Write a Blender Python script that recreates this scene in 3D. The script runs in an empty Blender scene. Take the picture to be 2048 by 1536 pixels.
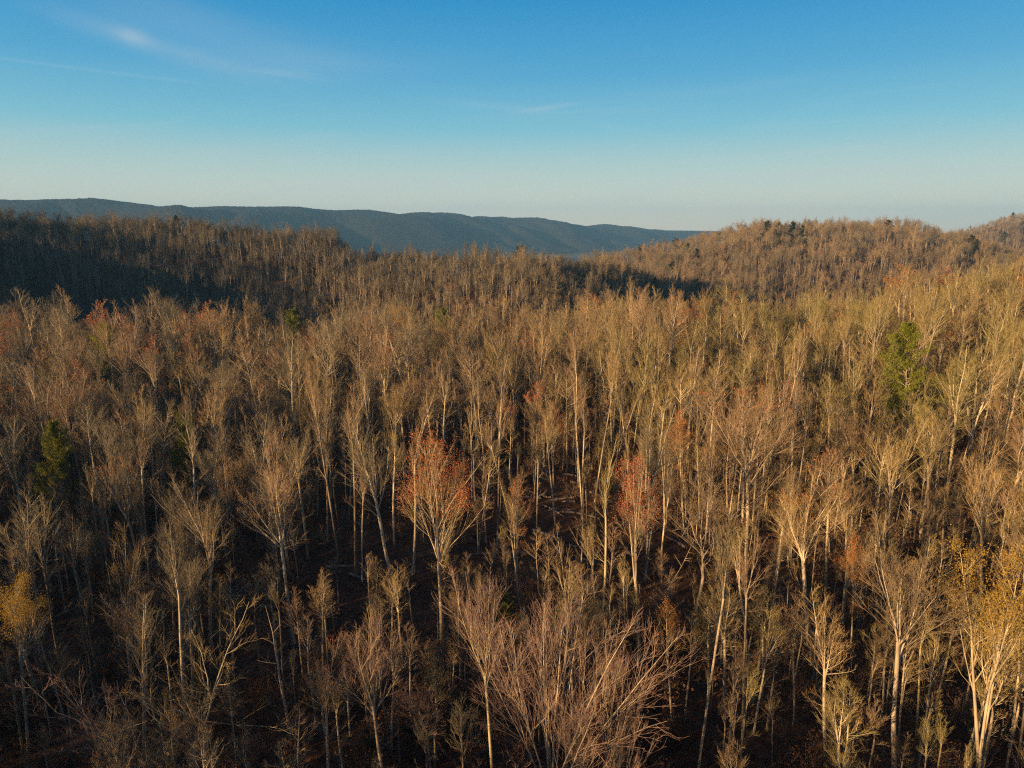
import bpy, math, random
import numpy as np
from mathutils import Vector

R = math.radians
rng = np.random.default_rng(11)
random.seed(11)
scene = bpy.context.scene
COL = scene.collection

# ------------------------------------------------------------------ camera
ZC = 42.0                       # camera height above the near forest floor
PITCH = R(12.5)
FPX = 1384.0                    # focal length in pixels of a 2048 wide frame
cam_d = bpy.data.cameras.new("camera")
cam_d.sensor_width = 36.0
cam_d.lens = 36.0 * FPX / 2048.0
cam_d.clip_start = 0.5
cam_d.clip_end = 40000.0
cam = bpy.data.objects.new("camera", cam_d)
cam.location = (0, 0, ZC)
cam.rotation_euler = (R(90) - PITCH, 0, 0)
COL.objects.link(cam)
scene.camera = cam
CP, SP = math.cos(PITCH), math.sin(PITCH)

def ray(px, py):
    a = (px - 1024.0) / FPX
    b = (768.0 - py) / FPX
    return np.array([a, CP + b * SP, -SP + b * CP])

def project(x, y, z):
    z = z - ZC
    f = y * CP - z * SP
    u = y * SP + z * CP
    return 1024 + FPX * x / f, 768 - FPX * u / f

# ------------------------------------------------------------------ light
SUN_EL, SUN_AZ = 9.8, 238.0     # degrees; azimuth clockwise from +Y (the view direction)
sd = Vector((math.sin(R(SUN_AZ)) * math.cos(R(SUN_EL)), math.cos(R(SUN_AZ)) * math.cos(R(SUN_EL)), math.sin(R(SUN_EL))))
sun_d = bpy.data.lights.new("sun", 'SUN')
sun_d.energy = 5.0
sun_d.angle = R(0.5)
sun_d.color = (1.0, 0.67, 0.34)
sun = bpy.data.objects.new("sun", sun_d)
sun.rotation_euler = sd.to_track_quat('Z', 'Y').to_euler()
sun.location = (-200, -100, 300)
COL.objects.link(sun)

def N(nt, typ, **kw):
    n = nt.nodes.new(typ)
    for k, v in kw.items():
        setattr(n, k, v)
    return n

def math_node(nt, op, a, b=None, c=None, clamp=False):
    n = N(nt, 'ShaderNodeMath', operation=op, use_clamp=clamp)
    for i, v in enumerate((a, b, c)):
        if v is None:
            continue
        if isinstance(v, (int, float)):
            n.inputs[i].default_value = v
        else:
            nt.links.new(v, n.inputs[i])
    return n.outputs[0]

def mix_node(nt, fac, a, b, blend='MIX'):
    n = N(nt, 'ShaderNodeMix', data_type='RGBA', blend_type=blend)
    for s, v in ((n.inputs[0], fac), (n.inputs[6], a), (n.inputs[7], b)):
        if isinstance(v, (int, float)):
            s.default_value = v
        elif isinstance(v, tuple):
            s.default_value = (*v, 1.0) if len(v) == 3 else v
        else:
            nt.links.new(v, s)
    return n.outputs[2]

def ramp_node(nt, fac, stops, interp='LINEAR'):
    n = N(nt, 'ShaderNodeValToRGB')
    cr = n.color_ramp
    cr.interpolation = interp
    while len(cr.elements) > 1:
        cr.elements.remove(cr.elements[-1])
    cr.elements[0].position = stops[0][0]
    cr.elements[0].color = (*stops[0][1], 1)
    for p, c in stops[1:]:
        e = cr.elements.new(p)
        e.color = (*c, 1)
    nt.links.new(fac, n.inputs[0])
    return n.outputs[0]

world = bpy.data.worlds.new("World")
scene.world = world
world.use_nodes = True
wt = world.node_tree
bg = wt.nodes['Background']
sky = N(wt, 'ShaderNodeTexSky', sky_type='NISHITA')
sky.sun_disc = False
sky.sun_elevation = R(SUN_EL)
sky.sun_rotation = R(SUN_AZ)
sky.air_density = 1.0
sky.dust_density = 0.6
sky.ozone_density = 2.0
SKY_STRENGTH = 0.05
EXPO = 1.05
# wisps of high cloud, laid out by sky direction
tc = N(wt, 'ShaderNodeTexCoord')
sep = N(wt, 'ShaderNodeSeparateXYZ')
wt.links.new(tc.outputs['Generated'], sep.inputs[0])
ysafe = math_node(wt, 'MAXIMUM', sep.outputs[1], 0.05)
su = math_node(wt, 'DIVIDE', sep.outputs[0], ysafe)      # tan of azimuth from +Y
sv = math_node(wt, 'DIVIDE', sep.outputs[2], ysafe)      # tan of elevation along +Y
def vec(u, v, w=0.0):
    n = N(wt, 'ShaderNodeCombineXYZ')
    for i, s in enumerate((u, v, w)):
        if isinstance(s, (int, float)):
            n.inputs[i].default_value = s
        else:
            wt.links.new(s, n.inputs[i])
    return n.outputs[0]
def streak(ku, kv, slant, scale, lo, hi, seed):
    u2 = math_node(wt, 'MULTIPLY', su, ku)
    v1 = math_node(wt, 'MULTIPLY_ADD', su, slant, sv)
    v2 = math_node(wt, 'MULTIPLY', v1, kv)
    nz = N(wt, 'ShaderNodeTexNoise')
    nz.inputs['Scale'].default_value = scale
    nz.inputs['Detail'].default_value = 7
    nz.inputs['Distortion'].default_value = 0.6
    wt.links.new(vec(u2, v2, seed), nz.inputs['Vector'])
    mr = N(wt, 'ShaderNodeMapRange', interpolation_type='SMOOTHSTEP')
    wt.links.new(nz.outputs[0], mr.inputs[0])
    mr.inputs[1].default_value = lo
    mr.inputs[2].default_value = hi
    return mr.outputs[0]
def blob(px, py, wu, wv, slant=0.0):
    d = ray(px, py)
    u0, v0 = d[0] / d[1], d[2] / d[1]
    a = math_node(wt, 'SUBTRACT', su, u0)
    b0 = math_node(wt, 'SUBTRACT', sv, v0)
    b = math_node(wt, 'MULTIPLY_ADD', a, slant, b0)
    a2 = math_node(wt, 'POWER', math_node(wt, 'ABSOLUTE', math_node(wt, 'DIVIDE', a, wu)), 2.0)
    b2 = math_node(wt, 'POWER', math_node(wt, 'ABSOLUTE', math_node(wt, 'DIVIDE', b, wv)), 2.0)
    return math_node(wt, 'POWER', 2.718, math_node(wt, 'MULTIPLY', math_node(wt, 'ADD', a2, b2), -1.0))
broad = streak(1.3, 5.0, 0.18, 1.6, 0.48, 0.85, 3.1)
fine = streak(2.0, 22.0, -0.10, 1.5, 0.52, 0.80, 7.7)
fine2 = streak(2.5, 30.0, 0.12, 1.7, 0.50, 0.85, 1.3)
low = N(wt, 'ShaderNodeMapRange', interpolation_type='SMOOTHSTEP')
wt.links.new(sv, low.inputs[0])
low.inputs[1].default_value = 0.24
low.inputs[2].default_value = 0.04
left_side = N(wt, 'ShaderNodeMapRange', interpolation_type='SMOOTHSTEP')
wt.links.new(su, left_side.inputs[0])
left_side.inputs[1].default_value = 0.15
left_side.inputs[2].default_value = -0.6
cl = math_node(wt, 'MULTIPLY', broad, math_node(wt, 'MULTIPLY', left_side.outputs[0], 0.16))
cl = math_node(wt, 'ADD', cl, math_node(wt, 'MULTIPLY', math_node(wt, 'MULTIPLY', fine, low.outputs[0]), 0.34))
wispy = math_node(wt, 'ADD', math_node(wt, 'MULTIPLY', fine2, 1.2), 0.55)
marks = math_node(wt, 'MULTIPLY', blob(264, 73, 0.022, 0.010, 0.22), 0.42)
for bx, by, wu_, wv_, sl, amp in ((235, 62, 0.07, 0.012, 0.28, 0.16), (1085, 217, 0.035, 0.0035, -0.12, 0.34), (985, 212, 0.07, 0.005, 0.08, 0.16),
                                  (1240, 256, 0.05, 0.004, 0.15, 0.12), (170, 138, 0.16, 0.0022, 0.12, 0.14), (1148, 320, 0.022, 0.003, -0.20, 0.34),
                                  (1030, 350, 0.03, 0.0035, -0.22, 0.18), (460, 342, 0.02, 0.006, 0.0, 0.14), (370, 110, 0.10, 0.012, 0.24, 0.14),
                                  (560, 132, 0.16, 0.02, 0.02, 0.16), (1790, 330, 0.07, 0.006, -0.1, 0.34), (1930, 338, 0.09, 0.005, -0.04, 0.32),
                                  (1560, 350, 0.16, 0.007, -0.08, 0.28), (1400, 322, 0.10, 0.003, -0.06, 0.22)):
    marks = math_node(wt, 'ADD', marks, math_node(wt, 'MULTIPLY', blob(bx, by, wu_, wv_, sl), amp))
cl = math_node(wt, 'ADD', cl, math_node(wt, 'MULTIPLY', marks, wispy), clamp=True)
SKY_TINT = (1.0, 1.0, 1.0)
hs = N(wt, 'ShaderNodeHueSaturation')
hs.inputs['Saturation'].default_value = 1.0
wt.links.new(sky.outputs[0], hs.inputs['Color'])
# the evening sky deepens to saturated blue overhead: colours by elevation, over the Nishita sky
def lin(c):
    return tuple(((v / 255) / 12.92 if v <= 10 else (((v / 255) + .055) / 1.055) ** 2.4) for v in c)
stops = []
for py_, c in ((-1500, (8, 42, 92)), (-500, (14, 76, 142)), (-150, (20, 115, 184)), (10, (32, 148, 208)), (150, (80, 171, 217)), (260, (130, 200, 220)), (350, (200, 222, 214)), (415, (240, 236, 214)), (470, (255, 236, 205))):
    d_ = ray(1024, py_); z_ = d_[2] / np.linalg.norm(d_)
    k_ = 1.0 / (SKY_STRENGTH * 2 ** EXPO)
    stops.append((max(0.0, z_), tuple(v * k_ / 20.0 for v in lin(c))))
stops.sort()
grad = ramp_node(wt, sep.outputs[2], stops)
gv = N(wt, 'ShaderNodeVectorMath', operation='SCALE')
wt.links.new(grad, gv.inputs[0])
gv.inputs['Scale'].default_value = 20.0
skyc = mix_node(wt, 0.90, hs.outputs[0], gv.outputs[0])
withcl = mix_node(wt, cl, skyc, (6.0, 6.5, 6.6))
wt.links.new(withcl, bg.inputs[0])
bg.inputs[1].default_value = SKY_STRENGTH

scene.view_settings.view_transform = 'Standard'
scene.view_settings.look = 'None'
scene.view_settings.exposure = EXPO
scene.view_settings.gamma = 1.0
scene.cycles.use_denoising = False
scene.cycles.filter_width = 1.2
scene.cycles.sample_clamp_indirect = 2.0
scene.cycles.sample_clamp_direct = 8.0
scene.cycles.max_bounces = 4
scene.cycles.diffuse_bounces = 2
scene.cycles.glossy_bounces = 1
scene.cycles.transmission_bounces = 1
scene.cycles.transparent_max_bounces = 4
scene.cycles.volume_bounces = 0
scene.cycles.caustics_reflective = False
scene.cycles.caustics_refractive = False

# ------------------------------------------------------------------ materials
def new_mat(name):
    m = bpy.data.materials.new(name)
    m.use_nodes = True
    nt = m.node_tree
    b = nt.nodes['Principled BSDF']
    b.inputs['Roughness'].default_value = 0.85
    b.inputs['Specular IOR Level'].default_value = 0.2
    return m, nt, b

def wood_mat(name, stops, mottle=0.35, scale=1.2, bump=0.0, stretch=0.25):
    """bark or twigs: colour picked per tree, mottled by noise"""
    m, nt, b = new_mat(name)
    oi = N(nt, 'ShaderNodeObjectInfo')
    ns_ = N(nt, 'ShaderNodeTexNoise')
    ns_.inputs['Scale'].default_value = 0.022
    ns_.inputs['Detail'].default_value = 2
    nt.links.new(oi.outputs['Location'], ns_.inputs['Vector'])
    st_ = N(nt, 'ShaderNodeMapRange')
    nt.links.new(ns_.outputs[0], st_.inputs[0])
    st_.inputs[1].default_value = 0.3
    st_.inputs[2].default_value = 0.7
    sx_ = N(nt, 'ShaderNodeSeparateXYZ')
    nt.links.new(oi.outputs['Location'], sx_.inputs[0])
    ex_ = N(nt, 'ShaderNodeMapRange')          # tree colours run from grey-brown in the west to olive gold in the east
    nt.links.new(sx_.outputs[0], ex_.inputs[0])
    ex_.inputs[1].default_value = -50
    ex_.inputs[2].default_value = 70
    fac_ = math_node(nt, 'ADD', math_node(nt, 'MULTIPLY', oi.outputs['Random'], 0.42), math_node(nt, 'MULTIPLY', st_.outputs[0], 0.26))
    fac_ = math_node(nt, 'ADD', fac_, math_node(nt, 'MULTIPLY', ex_.outputs[0], 0.38))
    fy_ = N(nt, 'ShaderNodeMapRange')          # tree colours turn darker and browner on the hills beyond
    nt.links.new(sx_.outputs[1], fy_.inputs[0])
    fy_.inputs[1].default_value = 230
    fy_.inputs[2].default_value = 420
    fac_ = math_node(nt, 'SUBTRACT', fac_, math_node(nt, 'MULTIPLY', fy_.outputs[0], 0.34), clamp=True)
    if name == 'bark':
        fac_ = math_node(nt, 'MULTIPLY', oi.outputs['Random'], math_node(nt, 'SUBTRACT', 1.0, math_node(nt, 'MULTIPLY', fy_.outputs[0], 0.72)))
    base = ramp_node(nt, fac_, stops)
    t = N(nt, 'ShaderNodeTexCoord')
    mp = N(nt, 'ShaderNodeMapping')
    mp.inputs['Scale'].default_value = (1, 1, stretch)
    nt.links.new(t.outputs['Object'], mp.inputs[0])
    nz = N(nt, 'ShaderNodeTexNoise')
    nz.inputs['Scale'].default_value = scale
    nz.inputs['Detail'].default_value = 5
    nt.links.new(mp.outputs[0], nz.inputs['Vector'])
    mr = N(nt, 'ShaderNodeMapRange')
    nt.links.new(nz.outputs[0], mr.inputs[0])
    mr.inputs[1].default_value = 0.3
    mr.inputs[2].default_value = 0.7
    mr.inputs[3].default_value = 1 - mottle
    mr.inputs[4].default_value = 1 + mottle
    v = N(nt, 'ShaderNodeVectorMath', operation='SCALE')
    nt.links.new(base, v.inputs[0])
    nt.links.new(mr.outputs[0], v.inputs['Scale'])
    nt.links.new(v.outputs[0], b.inputs['Base Color'])
    return m

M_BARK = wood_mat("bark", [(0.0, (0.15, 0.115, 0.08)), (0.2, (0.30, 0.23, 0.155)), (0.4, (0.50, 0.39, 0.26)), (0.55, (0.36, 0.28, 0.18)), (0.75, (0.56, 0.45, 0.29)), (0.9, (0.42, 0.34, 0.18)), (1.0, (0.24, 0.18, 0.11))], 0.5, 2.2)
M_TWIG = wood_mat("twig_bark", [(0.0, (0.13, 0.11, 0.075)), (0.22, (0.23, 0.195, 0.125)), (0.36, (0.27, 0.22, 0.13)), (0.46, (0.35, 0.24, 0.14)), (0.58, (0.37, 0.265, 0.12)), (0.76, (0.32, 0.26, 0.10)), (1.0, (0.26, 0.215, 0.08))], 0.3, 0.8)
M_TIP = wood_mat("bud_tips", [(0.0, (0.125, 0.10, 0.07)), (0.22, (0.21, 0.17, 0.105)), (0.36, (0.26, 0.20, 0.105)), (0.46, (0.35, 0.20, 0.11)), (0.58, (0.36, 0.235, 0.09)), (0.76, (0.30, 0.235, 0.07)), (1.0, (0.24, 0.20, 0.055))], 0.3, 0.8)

M_PTWIG = wood_mat("pinkish_twigs", [(0.0, (0.30, 0.215, 0.155)), (0.5, (0.37, 0.25, 0.18)), (1.0, (0.32, 0.205, 0.15))], 0.3, 0.8)
M_PTIP = wood_mat("pinkish_tips", [(0.0, (0.30, 0.185, 0.13)), (0.5, (0.35, 0.20, 0.145)), (1.0, (0.30, 0.17, 0.12))], 0.3, 0.8)

def leaf_mat(name, stops, trans=0.25):
    m, nt, b = new_mat(name)
    g = N(nt, 'ShaderNodeNewGeometry')
    c = ramp_node(nt, g.outputs['Random Per Island'], stops)
    nt.links.new(c, b.inputs['Base Color'])
    tr = N(nt, 'ShaderNodeBsdfTranslucent')
    nt.links.new(c, tr.inputs[0])
    mx = N(nt, 'ShaderNodeMixShader')
    mx.inputs[0].default_value = trans
    nt.links.new(b.outputs[0], mx.inputs[1])
    nt.links.new(tr.outputs[0], mx.inputs[2])
    nt.links.new(mx.outputs[0], nt.nodes['Material Output'].inputs[0])
    return m

M_RED = leaf_mat("red_buds", [(0, (0.52, 0.13, 0.05)), (0.4, (0.60, 0.21, 0.07)), (0.75, (0.44, 0.10, 0.055)), (1, (0.36, 0.07, 0.045))])
M_ORANGE = leaf_mat("orange_dead_leaves", [(0, (0.42, 0.15, 0.035)), (0.6, (0.55, 0.22, 0.06)), (1, (0.30, 0.11, 0.04))])
M_YELLOW = leaf_mat("yellow_leaves", [(0, (0.40, 0.24, 0.03)), (0.6, (0.50, 0.31, 0.04)), (1, (0.30, 0.17, 0.03))], 0.4)
M_BROWN = leaf_mat("brown_dead_leaves", [(0, (0.16, 0.07, 0.025)), (0.6, (0.24, 0.11, 0.04)), (1, (0.11, 0.06, 0.025))])
M_PINE = leaf_mat("green_needles", [(0, (0.17, 0.18, 0.016)), (0.5, (0.25, 0.25, 0.022)), (1, (0.11, 0.13, 0.02))], 0.3)
M_CEDAR = leaf_mat("dark_needles", [(0, (0.02, 0.035, 0.014)), (0.5, (0.035, 0.05, 0.02)), (1, (0.02, 0.03, 0.012))], 0.1)

def ground_mat(name, far=False):
    m, nt, b = new_mat(name)
    t = N(nt, 'ShaderNodeTexCoord')
    n1 = N(nt, 'ShaderNodeTexNoise')
    n1.inputs['Scale'].default_value = 0.9
    n1.inputs['Detail'].default_value = 8
    n1.inputs['Roughness'].default_value = 0.7
    nt.links.new(t.outputs['Object'], n1.inputs['Vector'])
    n2 = N(nt, 'ShaderNodeTexNoise')
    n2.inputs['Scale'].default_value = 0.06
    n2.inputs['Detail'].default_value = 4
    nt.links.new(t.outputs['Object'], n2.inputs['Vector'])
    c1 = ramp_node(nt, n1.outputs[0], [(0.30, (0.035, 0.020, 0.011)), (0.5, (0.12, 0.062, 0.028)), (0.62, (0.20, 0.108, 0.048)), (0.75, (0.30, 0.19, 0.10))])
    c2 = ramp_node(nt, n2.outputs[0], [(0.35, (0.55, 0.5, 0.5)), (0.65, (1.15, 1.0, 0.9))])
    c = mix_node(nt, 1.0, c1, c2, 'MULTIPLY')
    nt.links.new(c, b.inputs['Base Color'])
    bp = N(nt, 'ShaderNodeBump')
    bp.inputs['Strength'].default_value = 0.9
    bp.inputs['Distance'].default_value = 0.5
    nt.links.new(n1.outputs[0], bp.inputs['Height'])
    nt.links.new(bp.outputs[0], b.inputs['Normal'])
    return m
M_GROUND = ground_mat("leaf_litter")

def hill_mat():
    m, nt, b = new_mat("wooded_hillside")
    t = N(nt, 'ShaderNodeTexCoord')
    n1 = N(nt, 'ShaderNodeTexNoise')
    n1.inputs['Scale'].default_value = 0.035
    n1.inputs['Detail'].default_value = 9
    n1.inputs['Roughness'].default_value = 0.75
    nt.links.new(t.outputs['Object'], n1.inputs['Vector'])
    c1 = ramp_node(nt, n1.outputs[0], [(0.35, (0.011, 0.011, 0.010)), (0.55, (0.030, 0.026, 0.021)), (0.7, (0.055, 0.044, 0.031))])
    nt.links.new(c1, b.inputs['Base Color'])
    bp = N(nt, 'ShaderNodeBump')
    bp.inputs['Strength'].default_value = 1.0
    bp.inputs['Distance'].default_value = 14.0
    nt.links.new(n1.outputs[0], bp.inputs['Height'])
    nt.links.new(bp.outputs[0], b.inputs['Normal'])
    return m
M_HILL = hill_mat()

def valley_mat():
    m, nt, b = new_mat("valley_fields")
    t = N(nt, 'ShaderNodeTexCoord')
    n1 = N(nt, 'ShaderNodeTexVoronoi')
    n1.inputs['Scale'].default_value = 0.0035
    nt.links.new(t.outputs['Object'], n1.inputs['Vector'])
    c1 = ramp_node(nt, n1.outputs['Color'], [(0.0, (0.05, 0.04, 0.028)), (0.45, (0.10, 0.08, 0.05)), (0.5, (0.16, 0.15, 0.09)), (0.8, (0.20, 0.18, 0.12))], 'LINEAR')
    nt.links.new(c1, b.inputs['Base Color'])
    return m
M_VALLEY = valley_mat()

# ------------------------------------------------------------------ object helpers
def tag(o, label=None, cat=None, group=None, kind=None):
    if label: o['label'] = label
    if cat: o['category'] = cat
    if group: o['group'] = group
    if kind: o['kind'] = kind
    return o

def np_mesh(name, verts, quads=None, tris=None, mats=(), midx_q=None, midx_t=None, smooth=True):
    me = bpy.data.meshes.new(name)
    verts = np.asarray(verts, dtype=np.float32)
    nq = 0 if quads is None else len(quads)
    nt_ = 0 if tris is None else len(tris)
    me.vertices.add(len(verts))
    me.vertices.foreach_set('co', verts.ravel())
    parts, tot = [], []
    if nq:
        parts.append(np.asarray(quads).ravel()); tot.append(np.full(nq, 4))
    if nt_:
        parts.append(np.asarray(tris).ravel()); tot.append(np.full(nt_, 3))
    li = np.concatenate(parts).astype(np.int32)
    tt = np.concatenate(tot)
    me.loops.add(len(li))
    me.loops.foreach_set('vertex_index', li)
    me.polygons.add(nq + nt_)
    me.polygons.foreach_set('loop_start', np.concatenate(([0], np.cumsum(tt)[:-1])).astype(np.int32))
    me.polygons.foreach_set('use_smooth', np.full(nq + nt_, smooth))
    if midx_q is not None or midx_t is not None:
        mi = []
        if nq: mi.append(np.zeros(nq, np.int32) if midx_q is None else midx_q)
        if nt_: mi.append(np.zeros(nt_, np.int32) if midx_t is None else midx_t)
        me.polygons.foreach_set('material_index', np.concatenate(mi).astype(np.int32))
    for m in mats:
        me.materials.append(m)
    me.update(calc_edges=True)
    return me

def link(name, me, parent=None):
    o = bpy.data.objects.new(name, me)
    COL.objects.link(o)
    if parent is not None:
        o.parent = parent
    return o

# ------------------------------------------------------------------ terrain
US = np.array([-3.0, -2.0, -1.3, -0.95, -0.75, -0.60, -0.45, -0.27, -0.22, 0.0, 0.13, 0.24, 0.35, 0.45, 0.56, 0.64, 0.70, 0.76, 1.2, 2.5])
YS = np.array([-400, 0, 60, 110, 150, 190, 230, 280, 340, 400, 460, 540, 640, 740, 820, 950, 1150, 1350, 1550, 1900, 2600, 9000.])
ZT = np.array([  # rows left of view: unseen hill, added and shaped to shade the left ridge
 # -400    0    60   110  150  190  230  280  340  400  460  540  640  740  820  950 1150 1350 1550 1900 2600 9000
 [   0,    0,   0,    0,   2,   6,  20,  34,  45,  48,  30,   0, -30, -60, -80,-100,-110,-110,-110,-110,-88, -70],
 [   0,    0,   0,    0,   3,   8,  26,  44,  56,  58,  42,  10, -30, -60, -80,-100,-110,-110,-110,-110,-88, -70],
 [   0,    0,  -1,   -2,   0,   4,  18,  36,  48,  52,  44,  10, -30, -60, -80,-100,-110,-110,-110,-110,-88, -70],
 [   0,   -1,  -2,   -2,  -1,   0,  16,  38,  48,  52,  44,   8, -30, -60, -80,-100,-110,-110,-110,-110,-88, -70],
 [   0,   -1,  -2,   -1,   0,   0, -12, -22,  -2,  32,  34,   5, -30, -60, -80,-100,-110,-110,-110,-110,-88, -70],
 [   0,   -1,  -2,   -1,   1,   1, -14, -24,  -4,  30,  33,   5, -30, -60, -80,-100,-110,-110,-110,-110,-88, -70],
 [   0,    0,  -1,   -1,   1,   1, -14, -24,  -4,  29,  31,   5, -30, -60, -80,-100,-110,-110,-110,-110,-88, -70],
 [   0,    0,   0,    0,   1,   0, -14, -22,   0,  26,  25,   0, -30, -60, -80,-100,-110,-110,-110,-110,-88, -70],
 [   0,    0,   0,    0,   1,   0, -14, -20,   5,  18,   8, -20, -40, -60, -80,-100,-110,-110,-110,-110,-88, -70],
 [   0,    0,   0,    0,   1,   1, -12, -16,  11,  15,   0, -30, -50, -70, -80,-100,-110,-110,-110,-110,-88, -70],
 [   0,    0,   0,    1,   3,   4,  -6, -18,  -3,  11,   9, -12, -20, -10,   0, -40, -80,-100,-110,-110,-88, -70],
 [   0,    0,   0,    2,   4,   5,  -4, -22, -24, -16,  -8,  -4,   2,  10,  18,  -5, -60, -90,-100,-110,-88, -70],
 [   0,    0,   1,    2,   5,   5,  -2, -24, -30, -24,  -8,   4,  18,  30,  35,  15, -40, -70, -80,-100,-88, -70],
 [   0,    0,   1,    3,   5,   6,  -2, -24, -32, -24,  -8,   8,  22,  33,  36,  15, -30, -50, -60, -80,-88, -70],
 [   0,    0,   1,    3,   6,   8,   2, -20, -30, -22,  -6,   9,  23,  33,  35,  12, -20, -20, -10, -40, -80, -70],
 [   0,    0,   1,    4,   7,  10,   6, -12, -24, -18,  -4,   8,  17,  20,  14,  -5,  -5,  15,  30,   0, -60, -70],
 [   0,    0,   1,    4,   8,  13,  10,  -4, -16, -14,  -6,   2,   6,   4,   0,  -4,  10,  40,  58,  20, -50, -70],
 [   0,    0,   2,    5,  10,  17,  15,   3,  -8,  -8,  -4,   0,   2,   2,   0,   0,  20,  52,  68,  30, -50, -70],
 [   0,    0,   3,    8,  12,  16,  18,  16,  12,   8,   6,   5,   5,   5,   5,   8,  25,  50,  62,  30, -50, -70],
 [   0,    0,   3,    8,  12,  16,  18,  16,  12,   8,   6,   5,   5,   5,   5,   8,  25,  50,  62,  30, -50, -70],
], dtype=float)

def vnoise(x, y, seed=0):
    xi = np.floor(x).astype(np.int64); yi = np.floor(y).astype(np.int64)
    xf = x - xi; yf = y - yi
    def h(a, b):
        n = (a * 374761393 + b * 668265263 + seed * 974711) & 0x7fffffff
        n = ((n ^ (n >> 13)) * 1274126177) & 0x7fffffff
        return ((n ^ (n >> 16)) & 0xffff) / 65535.0
    sx = xf * xf * (3 - 2 * xf); sy = yf * yf * (3 - 2 * yf)
    a = h(xi, yi) * (1 - sx) + h(xi + 1, yi) * sx
    b = h(xi, yi + 1) * (1 - sx) + h(xi + 1, yi + 1) * sx
    return (a * (1 - sy) + b * sy) * 2 - 1

def fbm(x, y, oct=4, seed=0):
    s, a = 0, 1.0
    for i in range(oct):
        s = s + a * vnoise(x * 2 ** i, y * 2 ** i, seed + i)
        a *= 0.5
    return s

def herm(p0, p1, p2, p3, t):
    return p1 + 0.5 * t * (p2 - p0 + t * (2 * p0 - 5 * p1 + 4 * p2 - p3 + t * (3 * (p1 - p2) + p3 - p0)))

def terrain(x, y):
    x = np.asarray(x, float); y = np.asarray(y, float)
    u = np.clip(x / np.maximum(y, 60.0), -3, 2.5)
    yy = np.clip(y, -400, 9000)
    i = np.clip(np.searchsorted(YS, yy) - 1, 0, len(YS) - 2)
    j = np.clip(np.searchsorted(US, u) - 1, 0, len(US) - 2)
    ty = (yy - YS[i]) / (YS[i + 1] - YS[i])
    tu = (u - US[j]) / (US[j + 1] - US[j])
    tu = tu * tu * (3 - 2 * tu) * 0.5 + tu * 0.5
    def col(jj):
        a = ZT[jj, np.maximum(i - 1, 0)]; b = ZT[jj, i]; c = ZT[jj, i + 1]; d = ZT[jj, np.minimum(i + 2, len(YS) - 1)]
        return herm(a, b, c, d, ty)
    z = col(j) * (1 - tu) + col(j + 1) * tu
    amp = np.clip(y / 250.0, 0.5, 2.2)
    z = z + amp * fbm(x / 55.0, y / 55.0, 3, 5) + 0.25 * fbm(x / 6.0, y / 6.0, 2, 9)
    return z

def hit(px, py):
    """where the line of sight through a point of the photograph meets the ground"""
    d = ray(px, py)
    t = np.arange(20, 1500, 0.25)
    P = d[None, :] * t[:, None]
    z = terrain(P[:, 0], P[:, 1])
    below = P[:, 2] + ZC < z
    k = int(np.argmax(below)) if below.any() else len(t) - 1
    return P[k, 0], P[k, 1], z[k]

# ground sheet: finer near the camera
def axis(pts):
    out = []
    for a, b, s in pts:
        out += list(np.arange(a, b, s))
    return np.array(out + [pts[-1][1]], float)
gx = axis([(-9000, -2000, 700), (-2000, -900, 100), (-900, -260, 12), (-260, 260, 2.5), (260, 1500, 12), (1500, 9000, 700)])
gy = axis([(-400, 0, 50), (0, 30, 6), (30, 260, 2.5), (260, 620, 6), (620, 1700, 12), (1700, 3000, 60), (3000, 9000, 500)])
GX, GY = np.meshgrid(gx, gy)
GZ = terrain(GX, GY)
nx, ny = len(gx), len(gy)
idx = np.arange(nx * ny).reshape(ny, nx)
q = np.stack([idx[:-1, :-1], idx[:-1, 1:], idx[1:, 1:], idx[1:, :-1]], -1).reshape(-1, 4)
cy = (gy[:-1, None] + gy[1:, None]) / 2 + np.zeros((1, nx - 1))
zc = (GZ[:-1, :-1])
mi = ((zc.ravel() < -58) & (GY[:-1, :-1].ravel() > 1500)).astype(np.int32)
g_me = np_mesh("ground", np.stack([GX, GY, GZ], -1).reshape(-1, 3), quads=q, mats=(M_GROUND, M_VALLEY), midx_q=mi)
tag(link("ground", g_me), "brown leaf littered forest floor rolling over low hills", kind='structure')

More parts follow.
